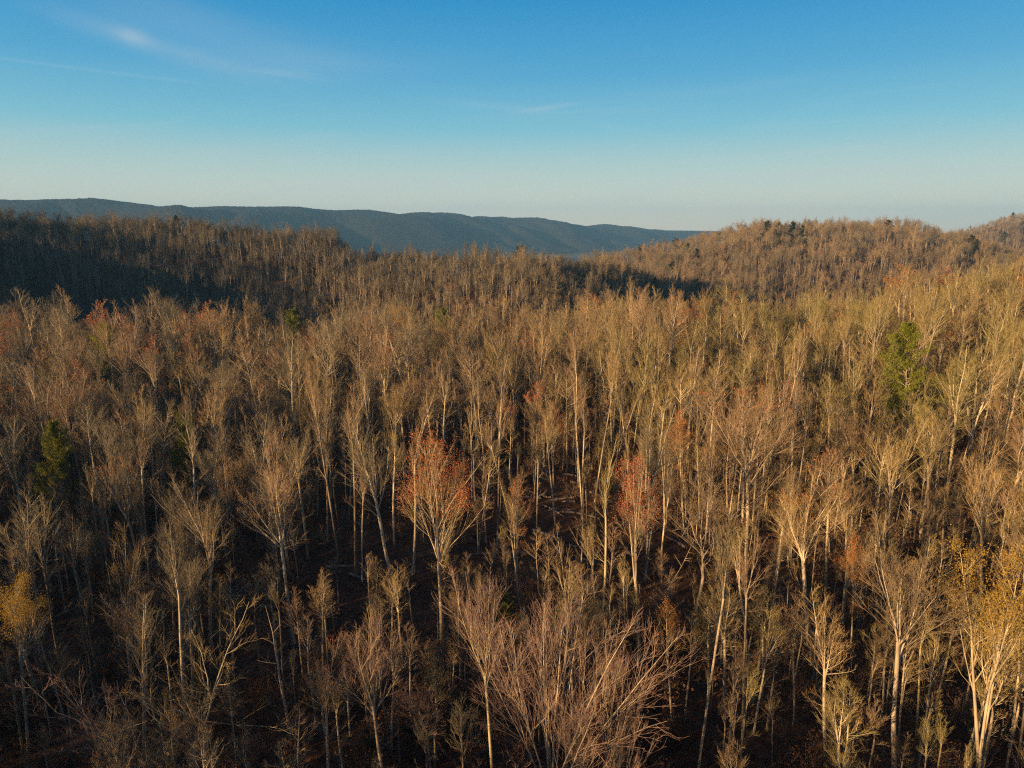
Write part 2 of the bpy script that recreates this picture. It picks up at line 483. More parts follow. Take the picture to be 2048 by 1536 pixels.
# distant ridge
CR = [(-900, 430), (-500, 415), (-200, 405), (0, 399), (50, 400), (100, 398), (150, 397), (183, 395), (215, 399), (262, 405), (300, 412), (340, 414), (385, 414), (440, 412), (520, 413), (590, 412), (625, 417),
      (670, 420), (721, 418), (745, 422), (759, 428), (783, 429), (807, 427), (841, 423), (858, 426), (882, 424), (902, 426), (923, 432), (933, 436), (957, 431), (978, 434), (998, 432), (1012, 437), (1039, 434),
      (1053, 441), (1080, 439), (1101, 443), (1128, 447), (1142, 448), (1155, 453), (1183, 450), (1210, 447), (1234, 455), (1248, 451), (1265, 454), (1283, 462), (1306, 457), (1319, 462), (1340, 460), (1500, 463), (1800, 466)]
CRX = np.array([c[0] for c in CR]); CRY = np.array([c[1] for c in CR])
def make_ridge():
    px = np.linspace(-900, 1800, 1500)
    py = np.interp(px, CRX, CRY)
    py = py + 1.0
    k = np.hanning(9); k /= k.sum()
    py = np.convolve(np.pad(py, 4, mode='edge'), k, 'valid')
    Y = np.interp(px, [-900, 0, 700, 1340, 1800], [3000, 3200, 4200, 6200, 7500])
    d = np.array([ray(a, b) for a, b in zip(px, py)])
    P = d * (Y / d[:, 1])[:, None]
    P[:, 2] += ZC
    tan = np.gradient(P[:, :2], axis=0)
    tan /= np.linalg.norm(tan, axis=1)[:, None]
    nor = np.stack([tan[:, 1], -tan[:, 0]], 1)              # toward the camera
    s = np.cumsum(np.concatenate([[0], np.linalg.norm(np.diff(P[:, :2], axis=0), axis=1)]))
    T = np.concatenate([np.linspace(-700, -40, 12), np.linspace(-30, 120, 16), np.linspace(145, 1100, 40)])
    V = np.zeros((len(T), len(px), 3))
    for i, t in enumerate(T):
        V[i, :, :2] = P[:, :2] + nor * t
        w = abs(t) / (1100 if t > 0 else 700)
        fall = np.cos(min(w, 1) * math.pi) * 0.5 + 0.5
        fall = fall ** 1.15
        base = -78.0
        spur = np.abs(vnoise(s / 420 + t / 1500, np.full_like(s, t / 900), 3))
        spur2 = np.abs(vnoise(s / 160 + t / 600, np.full_like(s, t / 400), 8))
        w2 = math.sin(min(w, 1) * math.pi) ** 2
        V[i, :, 2] = base + (P[:, 2] - base) * fall + (spur * 190 + spur2 * 60 - 80) * w2 * (P[:, 2] - base) / 300.0
        V[i, :, 2] += 4.0 * fbm(s / 14, np.full_like(s, t / 14), 3, 2) * (0.4 + 0.2 * fall)
    n, m = len(T), len(px)
    ii = np.arange(n * m).reshape(n, m)
    qq = np.stack([ii[:-1, :-1], ii[:-1, 1:], ii[1:, 1:], ii[1:, :-1]], -1).reshape(-1, 4)
    me = np_mesh("mountain_ridge", V.reshape(-1, 3), quads=qq[:, ::-1], mats=(M_HILL,))
    tag(link("mountains", me), "long blue wooded mountain ridge fading beyond the valley", kind='structure')
make_ridge()

# ------------------------------------------------------------------ trees
def unit(v):
    return v / np.maximum(np.linalg.norm(v, axis=-1, keepdims=True), 1e-9)

def grow(r, S, D, L, r0, r1, k, wob, up):
    n = len(S)
    P = np.zeros((n, k + 1, 3)); P[:, 0] = S
    d = unit(D.copy())
    for i in range(k):
        d = unit(d + r.normal(0, wob, (n, 3)) + np.array([0, 0, up]) / k)
        P[:, i + 1] = P[:, i] + d * (L / k)[:, None]
    t = np.linspace(0, 1, k + 1)[None, :]
    Rr = r0[:, None] * (1 - t) + r1[:, None] * t
    return P, Rr

def spawn(r, P, Rr, L, per, t0, t1, a0, a1, lf, lt, rf, flat=0.0):
    """children of each path: stratified along it, leaving at an angle"""
    n, k1, _ = P.shape
    k = k1 - 1
    t = t0 + (t1 - t0) * (np.arange(per)[None, :] + r.random((n, per))) / per
    f = np.clip(t * k, 0, k - 1e-3); i = f.astype(int); w = (f - i)[..., None]
    ar = np.arange(n)[:, None]
    S = P[ar, i] * (1 - w) + P[ar, i + 1] * w
    T = unit(P[ar, i + 1] - P[ar, i])
    rad = Rr[ar, i] * (1 - w[..., 0]) + Rr[ar, i + 1] * w[..., 0]
    rv = r.normal(0, 1, (n, per, 3))
    rv[..., 2] *= (1 - flat)
    perp = unit(rv - (rv * T).sum(-1, keepdims=True) * T)
    a = np.radians(a0 + (a1 - a0) * r.random((n, per)))[..., None]
    D = T * np.cos(a) + perp * np.sin(a)
    ll = L[:, None] * lf * (1 - lt * t) * (0.7 + 0.6 * r.random((n, per)))
    return S.reshape(-1, 3), D.reshape(-1, 3), ll.ravel(), (rad * rf).ravel()

class Acc:
    def __init__(self): self.v, self.q, self.m, self.n = [], [], [], 0
    def tubes(self, P, Rr, sides, mat=0):
        n, k1, _ = P.shape
        if n == 0: return
        ax = unit(P[:, -1] - P[:, 0])
        ref = np.where(np.abs(ax[:, 2:3]) < 0.9, np.array([[0, 0, 1.0]]), np.array([[1.0, 0, 0]]))
        u = unit(np.cross(ax, ref)); v = np.cross(ax, u)
        th = np.arange(sides) * 2 * math.pi / sides
        ring = u[:, None, :] * np.cos(th)[None, :, None] + v[:, None, :] * np.sin(th)[None, :, None]
        V = P[:, :, None, :] + Rr[:, :, None, None] * ring[:, None]
        idx = self.n + np.arange(n * k1 * sides).reshape(n, k1, sides)
        nxt = np.roll(idx, -1, axis=2)
        Q = np.stack([idx[:, :-1], nxt[:, :-1], nxt[:, 1:], idx[:, 1:]], -1).reshape(-1, 4)
        self.v.append(V.reshape(-1, 3)); self.q.append(Q); self.m.append(np.full(len(Q), mat)); self.n += n * k1 * sides
    def leaves(self, r, C, size, mat, per=1, spread=0.3, elong=1.0, wd=1.0):
        n = len(C) * per
        c = np.repeat(C, per, 0) + r.normal(0, spread, (n, 3))
        a = unit(r.normal(0, 1, (n, 3))); b = unit(np.cross(a, r.normal(0, 1, (n, 3))))
        s = (size * (0.6 + 0.8 * r.random(n)))[:, None]
        V = np.stack([c - a * s * elong - b * s * 0.3 * wd, c + b * s * 0.9 * wd, c + a * s * elong, c - b * s * 0.8 * wd], 1)
        idx = self.n + np.arange(n * 4).reshape(n, 4)
        self.v.append(V.reshape(-1, 3)); self.q.append(idx); self.m.append(np.full(n, mat)); self.n += n * 4
    def mesh(self, name, mats):
        return np_mesh(name, np.concatenate(self.v), quads=np.concatenate(self.q), mats=mats, midx_q=np.concatenate(self.m))

def tree_paths(r, form, detail):
    """unit-height-1 tree scaled to 20 m; returns trunk paths and branch levels"""
    H = 20.0
    o = dict(fork=.52, lead=6, la=(6, 26), wob=.035, br=8, ba=(14, 32), bl=.80, up=.25, low=3, bt0=.06)
    if form == 'fan':    o.update(fork=.50 + .12 * r.random(), lead=7, la=(3, 31), wob=.05)
    if form == 'oval':   o.update(fork=.54 + .1 * r.random(), lead=4, la=(3, 20), br=11, ba=(24, 46), bl=.62, low=5)
    if form == 'pole':   o.update(fork=.72, lead=3, la=(3, 20), br=7, bl=.7, low=6)
    if form == 'vase':   o.update(fork=.24 + .14 * r.random(), lead=3, la=(4, 13), br=13, bl=.42, ba=(16, 36), low=0, bt0=.30)
    if form == 'crooked': o.update(fork=.34 + .12 * r.random(), lead=6, la=(14, 52), wob=.16, br=8, ba=(28, 62), bl=.66, up=.45, low=3)
    if form == 'spread': o.update(fork=.14, lead=13, la=(4, 74), wob=.06, br=9, ba=(14, 34), bl=.62, up=.55, low=0, bt0=.22)
    if form == 'dome':   o.update(fork=.12, lead=12, la=(3, 34), wob=.04, br=9, ba=(12, 30), bl=.62, up=.15, low=0, bt0=.28)
    if form == 'spire':  o.update(fork=.60, lead=1, la=(0, 4), br=26, ba=(35, 62), bl=.55, low=12, up=.3, bt0=0)
    if form == 'snag':   o.update(fork=.55, lead=1, la=(0, 6), br=7, ba=(45, 80), bl=.30, low=3, wob=.06, up=.1, bt0=0)
    rt = 0.0085 * H * (0.9 + .3 * r.random())
    k = 9
    fh = o['fork'] * H
    rf_ = rt * (1 - .45 * o['fork'])
    TP, TR = grow(r, np.zeros((1, 3)), np.array([[r.normal(0, .03), r.normal(0, .03), 1.0]]), np.array([fh]), np.array([rt]), np.array([rf_]), k, o['wob'] * .45, .3)
    TR[0, 0] *= 1.35
    nl = o['lead']
    az = (np.arange(nl) + r.random(nl) * 1.5) * 2 * math.pi / nl
    an = np.radians(o['la'][0] + (o['la'][1] - o['la'][0]) * (np.arange(nl) + r.random(nl)) / nl)
    r.shuffle(an)
    D = np.stack([np.sin(an) * np.cos(az), np.sin(an) * np.sin(az), np.cos(an)], 1)
    L = (H - fh) * (1.0 - .28 * (an / 1.1)) * (0.66 + .34 * r.random(nl) ** .6)
    L[0] = (H - fh)
    if form == 'spread': L = (H - fh) * (1.0 - .35 * (an / 1.1)) * (0.86 + .14 * r.random(nl))
    # leaders leave the trunk at slightly different heights
    off = (r.random(nl) * .22 * (o['lead'] > 1)) if nl > 1 else np.zeros(1)
    kk = k - off * k
    i0 = np.clip(kk.astype(int), 0, k - 1); w = (kk - i0)[:, None]
    S = TP[0, i0] * (1 - w) + TP[0, np.minimum(i0 + 1, k)] * w
    S[0] = TP[0, -1]
    r0 = np.full(nl, rf_ * (0.95 if nl == 1 else (.62 if nl < 5 else .48))) * (0.85 + .3 * r.random(nl))
    LP, LR = grow(r, S, D, L, r0, np.full(nl, .012), 8, o['wob'], o['up'] * .8)
    # branches along leaders, and a few low ones on the trunk
    S2, D2, L2, R2 = spawn(r, LP, LR, L, o['br'], o['bt0'], .95, *o['ba'], o['bl'], .90, .55)
    if o['low']:
        Sx, Dx, Lx, Rx = spawn(r, TP, TR, np.array([H]), o['low'], .5, .98, 45, 75, .13, .2, .22)
        S2 = np.concatenate([S2, Sx]); D2 = np.concatenate([D2, Dx]); L2 = np.concatenate([L2, Lx]); R2 = np.concatenate([R2, Rx])
    R2 = np.clip(R2, .016, .075)
    BP, BR = grow(r, S2, D2, L2, R2, np.full(len(S2), .010), 5, o['wob'] * 1.3 + .03, o['up'])
    lv = [(BP, BR)]
    per3 = {'near': 7, 'mid': 6, 'far': 5}[detail]
    if form == 'snag': per3 = 3
    S3, D3, L3, R3 = spawn(r, BP, BR, L2, per3, .10, .96, 14, 38, .62, .72, .6)
    L3 = np.clip(L3, .6, 3.4)
    tw = {'near': .0115, 'mid': .016, 'far': .024}[detail]
    TwP, TwR = grow(r, S3, D3, L3, np.clip(R3, tw * .9, .022 if detail != 'far' else .04), np.full(len(S3), tw * .5), 3 if detail == 'near' else 2, o['wob'] * 1.6 + .06, o['up'])
    lv.append((TwP, TwR))
    if form != 'snag':
        per4 = {'near': 4, 'mid': 3, 'far': 2}[detail]
        S4, D4, L4, R4 = spawn(r, TwP, TwR, L3, per4, .12, .95, 14, 38, .60, .5, 1)
        L4 = np.clip(L4, .4, 1.7)
        FP, FR = grow(r, S4, D4, L4, np.full(len(S4), tw * .68), np.full(len(S4), tw * .38), 2 if detail == 'near' else 1, .09, .3)
        lv.append((FP, FR))
    return (TP, TR), (LP, LR), lv

def tree_meshes(name, form, seed, detail='near', leaf=None, leaf_n=2, leaf_size=.09, leaf_spread=.12, top_only=0.0, tip=M_TIP, twig=M_TWIG, bark=M_BARK):
    r = np.random.default_rng(seed)
    (TP, TR), (LP, LR), lv = tree_paths(r, form, detail)
    a = Acc()
    ns = {'near': (9, 6, 4, 3), 'mid': (6, 5, 3, 3), 'far': (5, 4, 3, 3)}[detail]
    a.tubes(TP, TR, ns[0]); a.tubes(LP, LR, ns[1])
    tm = a.mesh(name + "_trunk", (bark,))
    c = Acc()
    c.tubes(lv[0][0], lv[0][1], ns[2], 0)
    c.tubes(lv[1][0], lv[1][1], 3, 1)
    if len(lv) > 2:
        c.tubes(lv[2][0], lv[2][1], 3, 2)
    if leaf is not None:
        tips = lv[-1][0][:, -1]
        if top_only:
            tips = tips[tips[:, 2] > np.quantile(tips[:, 2], top_only)]
        c.leaves(r, tips, leaf_size, 3, leaf_n, leaf_spread)
    cm = c.mesh(name + "_crown", (bark, twig, tip) + ((leaf,) if leaf is not None else ()))
    return tm, cm

def conifer_meshes(name, seed, needles=M_PINE, width=.24, base=.25, detail='near'):
    """layered boughs carrying clumps of needles"""
    r = np.random.default_rng(seed)
    H = 20.0
    a = Acc()
    TP, TR = grow(r, np.zeros((1, 3)), np.array([[0, 0, 1.0]]), np.array([H]), np.array([.2]), np.array([.02]), 12, .02, .2)
    a.tubes(TP, TR, 7)
    tm = a.mesh(name + "_trunk", (M_BARK,))
    c = Acc()
    nb = 84 if detail == 'near' else 70
    t = base + (1 - base) * (np.arange(nb) + r.random(nb)) / nb
    f = t * 12; i = np.clip(f.astype(int), 0, 11); w = (f - i)[:, None]
    S = TP[0, i] * (1 - w) + TP[0, i + 1] * w
    az = r.random(nb) * 2 * math.pi
    el = np.radians(8 + 40 * ((t - base) / (1 - base)) + r.normal(0, 7, nb))
    D = np.stack([np.cos(az) * np.cos(el), np.sin(az) * np.cos(el), np.sin(el)], 1)
    prof = np.sin(np.clip((1.02 - t) / (1 - base), 0, 1) ** .75 * math.pi * .62)
    L = H * width * prof * (0.35 + 1.0 * r.random(nb)) + .3
    BP, BR = grow(r, S, D, L, np.full(nb, .045), np.full(nb, .012), 5, .06, .05)
    c.tubes(BP, BR, 4, 0)
    S3, D3, L3, R3 = spawn(r, BP, BR, L, 10 if detail == 'near' else 7, .15, 1.0, 25, 60, .34, .4, .6, .6)
    TP3, TR3 = grow(r, S3, D3, np.clip(L3, .3, 1.6), np.full(len(S3), .012), np.full(len(S3), .006), 2, .08, .1)
    c.tubes(TP3, TR3, 3, 0)
    pts = np.concatenate([TP3[:, 1], TP3[:, 2], (TP3[:, 0] + TP3[:, 1]) / 2])
    c.leaves(r, pts, .20 if detail == 'near' else .30, 1, 7 if detail == 'near' else 4, .15, 1.3, .22 if detail == 'near' else .4)
    cm = c.mesh(name + "_crown", (M_BARK, needles))
    return tm, cm

FORMS = ['fan', 'oval', 'pole', 'vase', 'crooked', 'spread', 'fan', 'oval', 'fan', 'pole', 'vase', 'crooked', 'spire', 'oval', 'dome', 'fan', 'pole', 'spread', 'oval', 'fan', 'vase', 'pole', 'spire', 'crooked', 'fan', 'oval']
NEAR = [(f, tree_meshes("tree_" + f, f, 100 + i, 'near')) for i, f in enumerate(FORMS)]
BY_FORM = {}
for f, m in NEAR:
    BY_FORM.setdefault(f, []).append(m)
PINK = {f: tree_meshes('pink_' + f, f, 520 + i, 'near', tip=M_PTIP, twig=M_PTWIG) for i, f in enumerate(['fan', 'dome', 'spread', 'crooked', 'oval'])}
SNAG = [tree_meshes("dead_tree", 'snag', 300 + i, 'near') for i in range(2)]
REDT = [tree_meshes("red_tree", f, 400 + i, 'near', M_RED, 5, .038, .24, .12) for i, f in enumerate(['fan', 'vase', 'oval'])]
REDTIP = [tree_meshes("red_tipped_tree", f, 420 + i, 'near', M_RED, 1, .05, .10, .72) for i, f in enumerate(['fan', 'fan'])]
ORANGET = [tree_meshes("orange_tree", f, 440 + i, 'near', M_ORANGE, 3, .06, .2) for i, f in enumerate(['oval', 'spire'])]
YELLOWT = [tree_meshes("yellow_tree", f, 460 + i, 'near', M_YELLOW, 9, .042, .26, .35) for i, f in enumerate(['vase', 'oval'])]
PINE = [conifer_meshes("pine", 480 + i, M_PINE, .20, .30) for i in range(2)]
CEDAR = [conifer_meshes("cedar", 490, M_CEDAR, .17, .04, 'near')]

def put_tree(name, meshes, x, y, h, wid=1.0, rot=None, lean=(0, 0), label=None, group=None, cat='tree', z=None):
    z = float(terrain(x, y)) if z is None else z
    e = bpy.data.objects.new(name, None)
    COL.objects.link(e)
    e.empty_display_size = 0.5
    e.location = (x, y, z - 0.15)
    s = h / 20.0
    e.scale = (s * wid, s * wid, s)
    rz = random.random() * 6.283 if rot is None else rot
    e.rotation_mode = 'XYZ'
    # lean first expressed in world axes
    from mathutils import Matrix
    Mx = Matrix.Rotation(lean[0], 3, 'Y') @ Matrix.Rotation(lean[1], 3, 'X') @ Matrix.Rotation(rz, 3, 'Z')
    e.rotation_euler = Mx.to_euler('XYZ')
    tag(e, label, cat, group)
    for pn, me in zip(('trunk', 'crown'), meshes):
        o = bpy.data.objects.new(pn, me)
        o.parent = e
        COL.objects.link(o)
    return e

taken = []      # (x, y, clearance) of trees set by hand
landmarks = []  # (px, py, phrase)
def hero(name, meshes, bx, by, tx, ty, wid, label, mark=None, clear=3.0, rot=None, group=None, front=0):
    """a tree standing where its foot shows in the photograph and as tall as it shows there"""
    x, y, z = hit(bx, by)
    d = ray(tx, ty)
    P = d * (y / d[1])
    top = P[2] + ZC
    h = max(4.0, top - z)
    lean = math.atan2(P[0] - x, h)
    e = put_tree(name, meshes, x, y, h / math.cos(lean), wid, rot, (lean, 0), label, group)
    taken.append((x, y, clear))
    cpx, cpy = project(x + (P[0] - x) * .7, y, z + h * .75)
    if mark:
        landmarks.append((cpx, cpy, mark, x, y))
    return e

F = BY_FORM
# ---- trees one can single out in the photograph: foot x, foot y, top x, top y (2048 wide), crown width factor
hero('red_budded_tree', REDT[0], 886, 1315, 862, 862, 1.0, "tall tree with a bright red budded crown over a forked pale trunk in mid clearing", "the bright red-crowned tree", 5)
hero('red_budded_tree', REDT[1], 1283, 1365, 1288, 905, .85, "slim red-orange budded tree standing before the dark clearing logs", "the slim red-orange tree", 4)
hero('red_tipped_tree', REDTIP[0], 1622, 1330, 1612, 912, 1.05, "round fan-crowned pale tree with russet tips on its dense crown", "the russet-tipped fan tree", 5)
hero('red_tipped_tree', REDTIP[1], 1490, 1140, 1500, 752, 1.35, "very broad fan-crowned tree with a red flush on top and many pale stems", "the broad red-flushed crown", 6)
hero('orange_leaved_tree', ORANGET[0], 1368, 1060, 1362, 822, .8, "small tree holding orange dead leaves beside the broad red-flushed crown", "the small orange tree", 3)
hero('orange_leaved_tree', ORANGET[1], 1035, 1180, 1030, 960, .75, "slim tree with rusty brown leaves hanging low beside twin pale stems", "the rusty slim tree", 3)
hero('orange_leaved_tree', ORANGET[1], 1345, 1480, 1345, 1210, .9, "spire-shaped tree clothed in brown-orange leaves between pale poles", "the brown-orange spire", 3)
hero('yellow_leaved_tree', YELLOWT[0], 1945, 1640, 1990, 1065, 1.05, "thick pale forked tree topped with yellow leaves", "the yellow-topped forked tree", 5)
hero('yellow_leaved_tree', YELLOWT[1], 60, 1545, 35, 1150, .8, "amber-yellow leaved tree by the lower left woods", "the amber-yellow tree", 4)
hero('red_budded_tree', REDT[2], 1108, 985, 1105, 822, 1.0, "small dull red budded tree behind the fallen logs", "the dull red tree behind the logs", 3)
hero('red_budded_tree', REDT[2], 10, 720, 8, 565, .8, "dusky red tree at the left end of the dark valley edge", None, 3)
hero('red_budded_tree', REDT[0], 880, 800, 885, 655, .7, "low russet tree under the small olive pine in the middle woods", "the low russet tree", 3)
hero('red_budded_tree', REDT[1], 1345, 720, 1340, 592, .8, "orange-red crowned tree on the far edge of the near woods", "the orange-red edge tree", 3)
hero('red_budded_tree', REDT[2], 1448, 760, 1445, 632, .8, "red-brown crowned tree just right of the orange-red edge tree", None, 3)
hero('red_budded_tree', REDT[0], 1828, 730, 1828, 606, .7, "tree with a small red crown patch behind the bright green pine", None, 3)
hero('red_budded_tree', REDT[1], 1945, 760, 1943, 628, .6, "deep red budded tree far to the right of the bright green pine", None, 3)
hero('red_tipped_tree', REDTIP[0], 660, 1600, 655, 1270, .8, "low reddish-twigged tree leaning beside the white-stemmed fan tree", "the reddish leaning tree", 3)
hero('orange_leaved_tree', ORANGET[0], 1700, 1330, 1705, 1075, .8, "brown-leaved small tree among pale poles right of the russet-tipped fan tree", "the brown-leaved small tree", 3)
hero('red_tipped_tree', REDTIP[1], 290, 1180, 222, 905, 1.0, "leaning tree with dull reddish crown above the tangled left woods", "the dull reddish leaning tree", 4)
# evergreens
hero('green_pine', PINE[0], 1812, 930, 1810, 655, .9, "bright green pine rising out of the bare woods", "the bright green pine", 6)
hero('green_pine', PINE[1], 218, 830, 216, 652, .95, "dark olive pine crown among grey bare trees in the left woods", "the dark olive pine", 5)
hero('green_pine', PINE[0], 583, 780, 582, 624, .8, "small yellow-green pine on the edge of the shaded valley", "the yellow-green pine", 4)
hero('green_pine', PINE[1], 888, 740, 885, 618, .95, "small olive pine in the middle woods with a russet tree below it", "the small olive pine", 4)
hero('green_pine', PINE[1], 372, 1010, 366, 830, .8, "low dark green pine in deep shade between bare trunks", "the low dark pine", 5)
hero('green_pine', PINE[0], 112, 1080, 108, 850, .7, "olive-brown pine standing behind bare crowns at the left side", "the olive-brown pine", 5)
hero('green_pine', PINE[1], 1010, 1270, 1012, 1185, 1.3, "tiny dark pine on the forest floor beside twin pale stems", None, 2)
hero('green_pine', PINE[0], 722, 1340, 720, 1262, 1.3, "tiny green pine at the foot of the bright red-crowned tree", None, 2)
hero('cedar', CEDAR[0], 1036, 532, 1036, 494, 1.9, "dark cone-shaped cedar on the crest of the middle ridge", None, 6)
# bare trees one can single out
G = "bare trees of the near woods"
hero('bare_tree', PINK['fan'], 988, 1590, 962, 1128, .8, "tall pale tree with upswept fan crown beside the broad-based bushy tree", "the tall upswept tree", 4, group=G)
hero('bare_tree', PINK['dome'], 1105, 1650, 1110, 1128, .95, "widest domed pinkish crown over several close upright stems", "the wide domed crown", 4, group=G)
hero('bare_tree', PINK['spread'], 1195, 1700, 1215, 1240, .72, "broad tree throwing long low branches sideways beside the wide domed crown", "the long-branched tree", 5, group=G)
hero('bare_tree', PINK['fan'], 775, 1600, 742, 1222, .95, "white-stemmed fan tree with few bright forked limbs", "the white-stemmed fan tree", 4, group=G)
hero('bare_tree', PINK['oval'], 865, 1590, 845, 1330, 1.1, "small bushy bare tree between the white-stemmed fan tree and the tall upswept tree", None, 3, group=G)
hero('bare_tree', F['fan'][1], 588, 1290, 556, 925, 1.15, "round brown fan crown on a slender split trunk above open slope", "the round brown fan crown", 5, group=G)
hero('bare_tree', F['fan'][2], 792, 1205, 745, 826, 1.0, "fan-crowned grey tree on two tall bare stems just left of the bright red-crowned tree", "the two-stemmed grey fan", 4, group=G)
hero('bare_tree', F['oval'][1], 668, 905, 655, 632, 1.15, "large pale-trunked tree with wide forked crown below the shaded valley", "the pale wide-forked tree", 5, group=G)
hero('bare_tree', F['fan'][0], 428, 800, 420, 606, 1.1, "round-crowned grey tree on the edge of the shaded valley", "the round grey edge tree", 4, group=G)
hero('bare_tree', F['vase'][0], 300, 765, 285, 590, 1.1, "bushy grey crown highest along the left valley edge", None, 4, group=G)
hero('bare_tree', F['pole'][0], 1392, 1590, 1432, 1010, .6, "tall pale leaning pole trunk with hardly any branches", "the tall pale pole", 3, group=G)
hero('bare_tree', F['pole'][1], 1485, 1480, 1490, 1060, .7, "straight slim pole tree right of the tall pale pole", None, 3, group=G)
hero('bare_tree', F['fan'][0], 1785, 1610, 1835, 1050, .95, "pale stout-trunked tree with brush-like crown left of the yellow-topped forked tree", "the pale brush-crowned tree", 5, group=G)
hero('bare_tree', F['oval'][1], 1655, 1560, 1660, 1175, 1.0, "open-branched tree with wide crossing limbs below the russet-tipped fan tree", "the open-branched tree", 4, group=G)
hero('bare_tree', F['pole'][0], 1116, 1112, 1108, 835, .9, "lone grey trunk standing dark in the clearing", "the lone dark trunk", 4, group=G)
hero('bare_tree', F['pole'][1], 1072, 1090, 1078, 850, .7, "slim bare pole on the clearing beside scattered logs", None, 3, group=G)
hero('bare_tree', F['pole'][1], 955, 1110, 985, 880, .7, "dark pole leaning right across the open slope", None, 3, group=G)
hero('bare_tree', F['vase'][1], 1042, 1260, 1020, 930, .7, "twin thin pale stems rising close together from the clearing edge", "the twin thin stems", 3, group=G)
hero('bare_tree', F['crooked'][0], 385, 1640, 360, 1190, 1.1, "gnarled tree with twisting grey limbs over dark undergrowth", "the gnarled grey tree", 5, group=G)
hero('bare_tree', PINK['crooked'], 262, 1650, 215, 1295, 1.2, "low tangled pinkish crown left of the gnarled grey tree", "the low tangled crown", 5, group=G)
hero('bare_tree', F['fan'][0], 455, 1130, 398, 868, .9, "leaning tree with high forked crown above the gnarled grey tree", "the high forked leaning tree", 4, group=G)
hero('bare_tree', F['oval'][2], 60, 1120, 20, 820, .9, "grey upright tree at the far left beside the olive-brown pine", None, 4, group=G)
hero('bare_tree', F['oval'][0], 1855, 1190, 1868, 760, .8, "tall pale straight tree right of the bright green pine", "the tall tree by the green pine", 4, group=G)
hero('bare_tree', F['fan'][2], 1960, 1250, 1990, 880, .9, "fork-limbed tree behind the yellow-topped forked tree", None, 4, group=G)
hero('bare_tree', F['oval'][2], 1290, 1160, 1318, 800, .9, "sandy tree with narrow crown behind the slim red-orange tree", None, 4, group=G)
hero('bare_tree', F['vase'][0], 1600, 900, 1600, 640, .8, "pinkish vase-shaped tree standing above the broad red-flushed crown", "the pinkish vase tree", 4, group=G)
hero('bare_tree', F['oval'][1], 1275, 800, 1283, 585, 1.2, "golden wide-crowned tree with one white forked limb on the far edge", "the golden edge tree", 4, group=G)
hero('bare_tree', F['crooked'][0], 818, 850, 812, 598, 1.1, "bare crooked tree with bold pale limbs above the middle woods", "the crooked pale tree", 4, group=G)
hero('bare_tree', F['fan'][1], 95, 900, 92, 720, 1.1, "feathery grey crown near the left end of the woods", None, 4, group=G)
hero('bare_tree', F['pole'][0], 1620, 905, 1622, 760, .5, "thin white stem standing clear right of the broad red-flushed crown", None, 3, group=G)
hero('dead_tree', SNAG[0], 582, 1495, 553, 1215, 1.0, "dead leaning stem with short broken side twigs on the dark slope", "the dead stem", 3)
hero('dead_tree', SNAG[1], 1308, 1225, 1388, 1052, .8, "bare broken trunk leaning steeply right of the slim red-orange tree", "the steep leaning trunk", 2)

# ---- the rest of the woods: jittered rows thinned by sight and by the trees above
def scatter():
    pts = []
    def band(y0, y1, s, seed):
        r = np.random.default_rng(seed)
        ys = np.arange(y0, y1, s)
        for yy in ys:
            um = 1.0
            xs = np.arange(-um * yy - 15, um * yy + 15, s)
            x = xs + r.uniform(-.48, .48, len(xs)) * s
            y = yy + r.uniform(-.48, .48, len(xs)) * s
            keep = (y >= y0)
            pts.append(np.stack([x[keep], y[keep]], 1))
    band(34, 110, 5.3, 1)
    band(110, 215, 5.9, 4)
    band(215, 290, 6.6, 2)
    band(290, 520, 5.7, 6)
    band(520, 950, 7.0, 3)
    band(950, 1750, 10.5, 4)
    return np.concatenate(pts)
pts = scatter()
X, Y = pts[:, 0], pts[:, 1]
Z = terrain(X, Y)
rr = np.random.default_rng(77)
dist = np.hypot(X, Y)
Hs = rr.normal(18.8, 3.4, len(X)) + 2.4 * fbm(X / 30, Y / 30, 2, 21)
Hs = np.clip(Hs, 11, 26)
Hs = np.where(dist < 75, np.clip(Hs * (0.60 + 0.40 * np.clip((dist - 35) / 40, 0, 1)), 9, 22), Hs)
Hs = np.where((Y > 285) & (Y < 520), Hs * .80, Hs)
Hs = np.where(Y > 500, np.clip(16.5 + (Hs - 19) * 1.05, 10, 23), Hs)
keep = np.ones(len(X), bool)
# sight test: highest terrain angle on the way
for k in np.linspace(.15, .97, 28):
    zz = terrain(X * k, Y * k) + np.where(k * Y > 80, 6.0, 0)
    lim = ZC + (zz - ZC) / k
    keep &= (Z + Hs + np.where(Y > 330, 13, 4) > lim) | (dist < 200)
keep &= ~((Z < -45))
keep &= ~((Y > 240) & (fbm(X / 18, Y / 18, 3, 91) + rr.normal(0, .3, len(X)) < -.45))
for (hx, hy, cl_) in taken:
    keep &= np.hypot(X - hx, Y - hy) > cl_ * .8
    # keep the view of the singled-out trees open
    d0 = math.hypot(hx, hy)
    if d0 < 130:
        ux, uy = hx / d0, hy / d0
        al = X * ux + Y * uy; ac = np.abs(X * uy - Y * ux)
        keep &= ~((al < d0) & (al > d0 - 22) & (ac < 2.6 + 0 * al))
PX, PYt = project(X, Y, Z + Hs)
_, PYb = project(X, Y, Z)
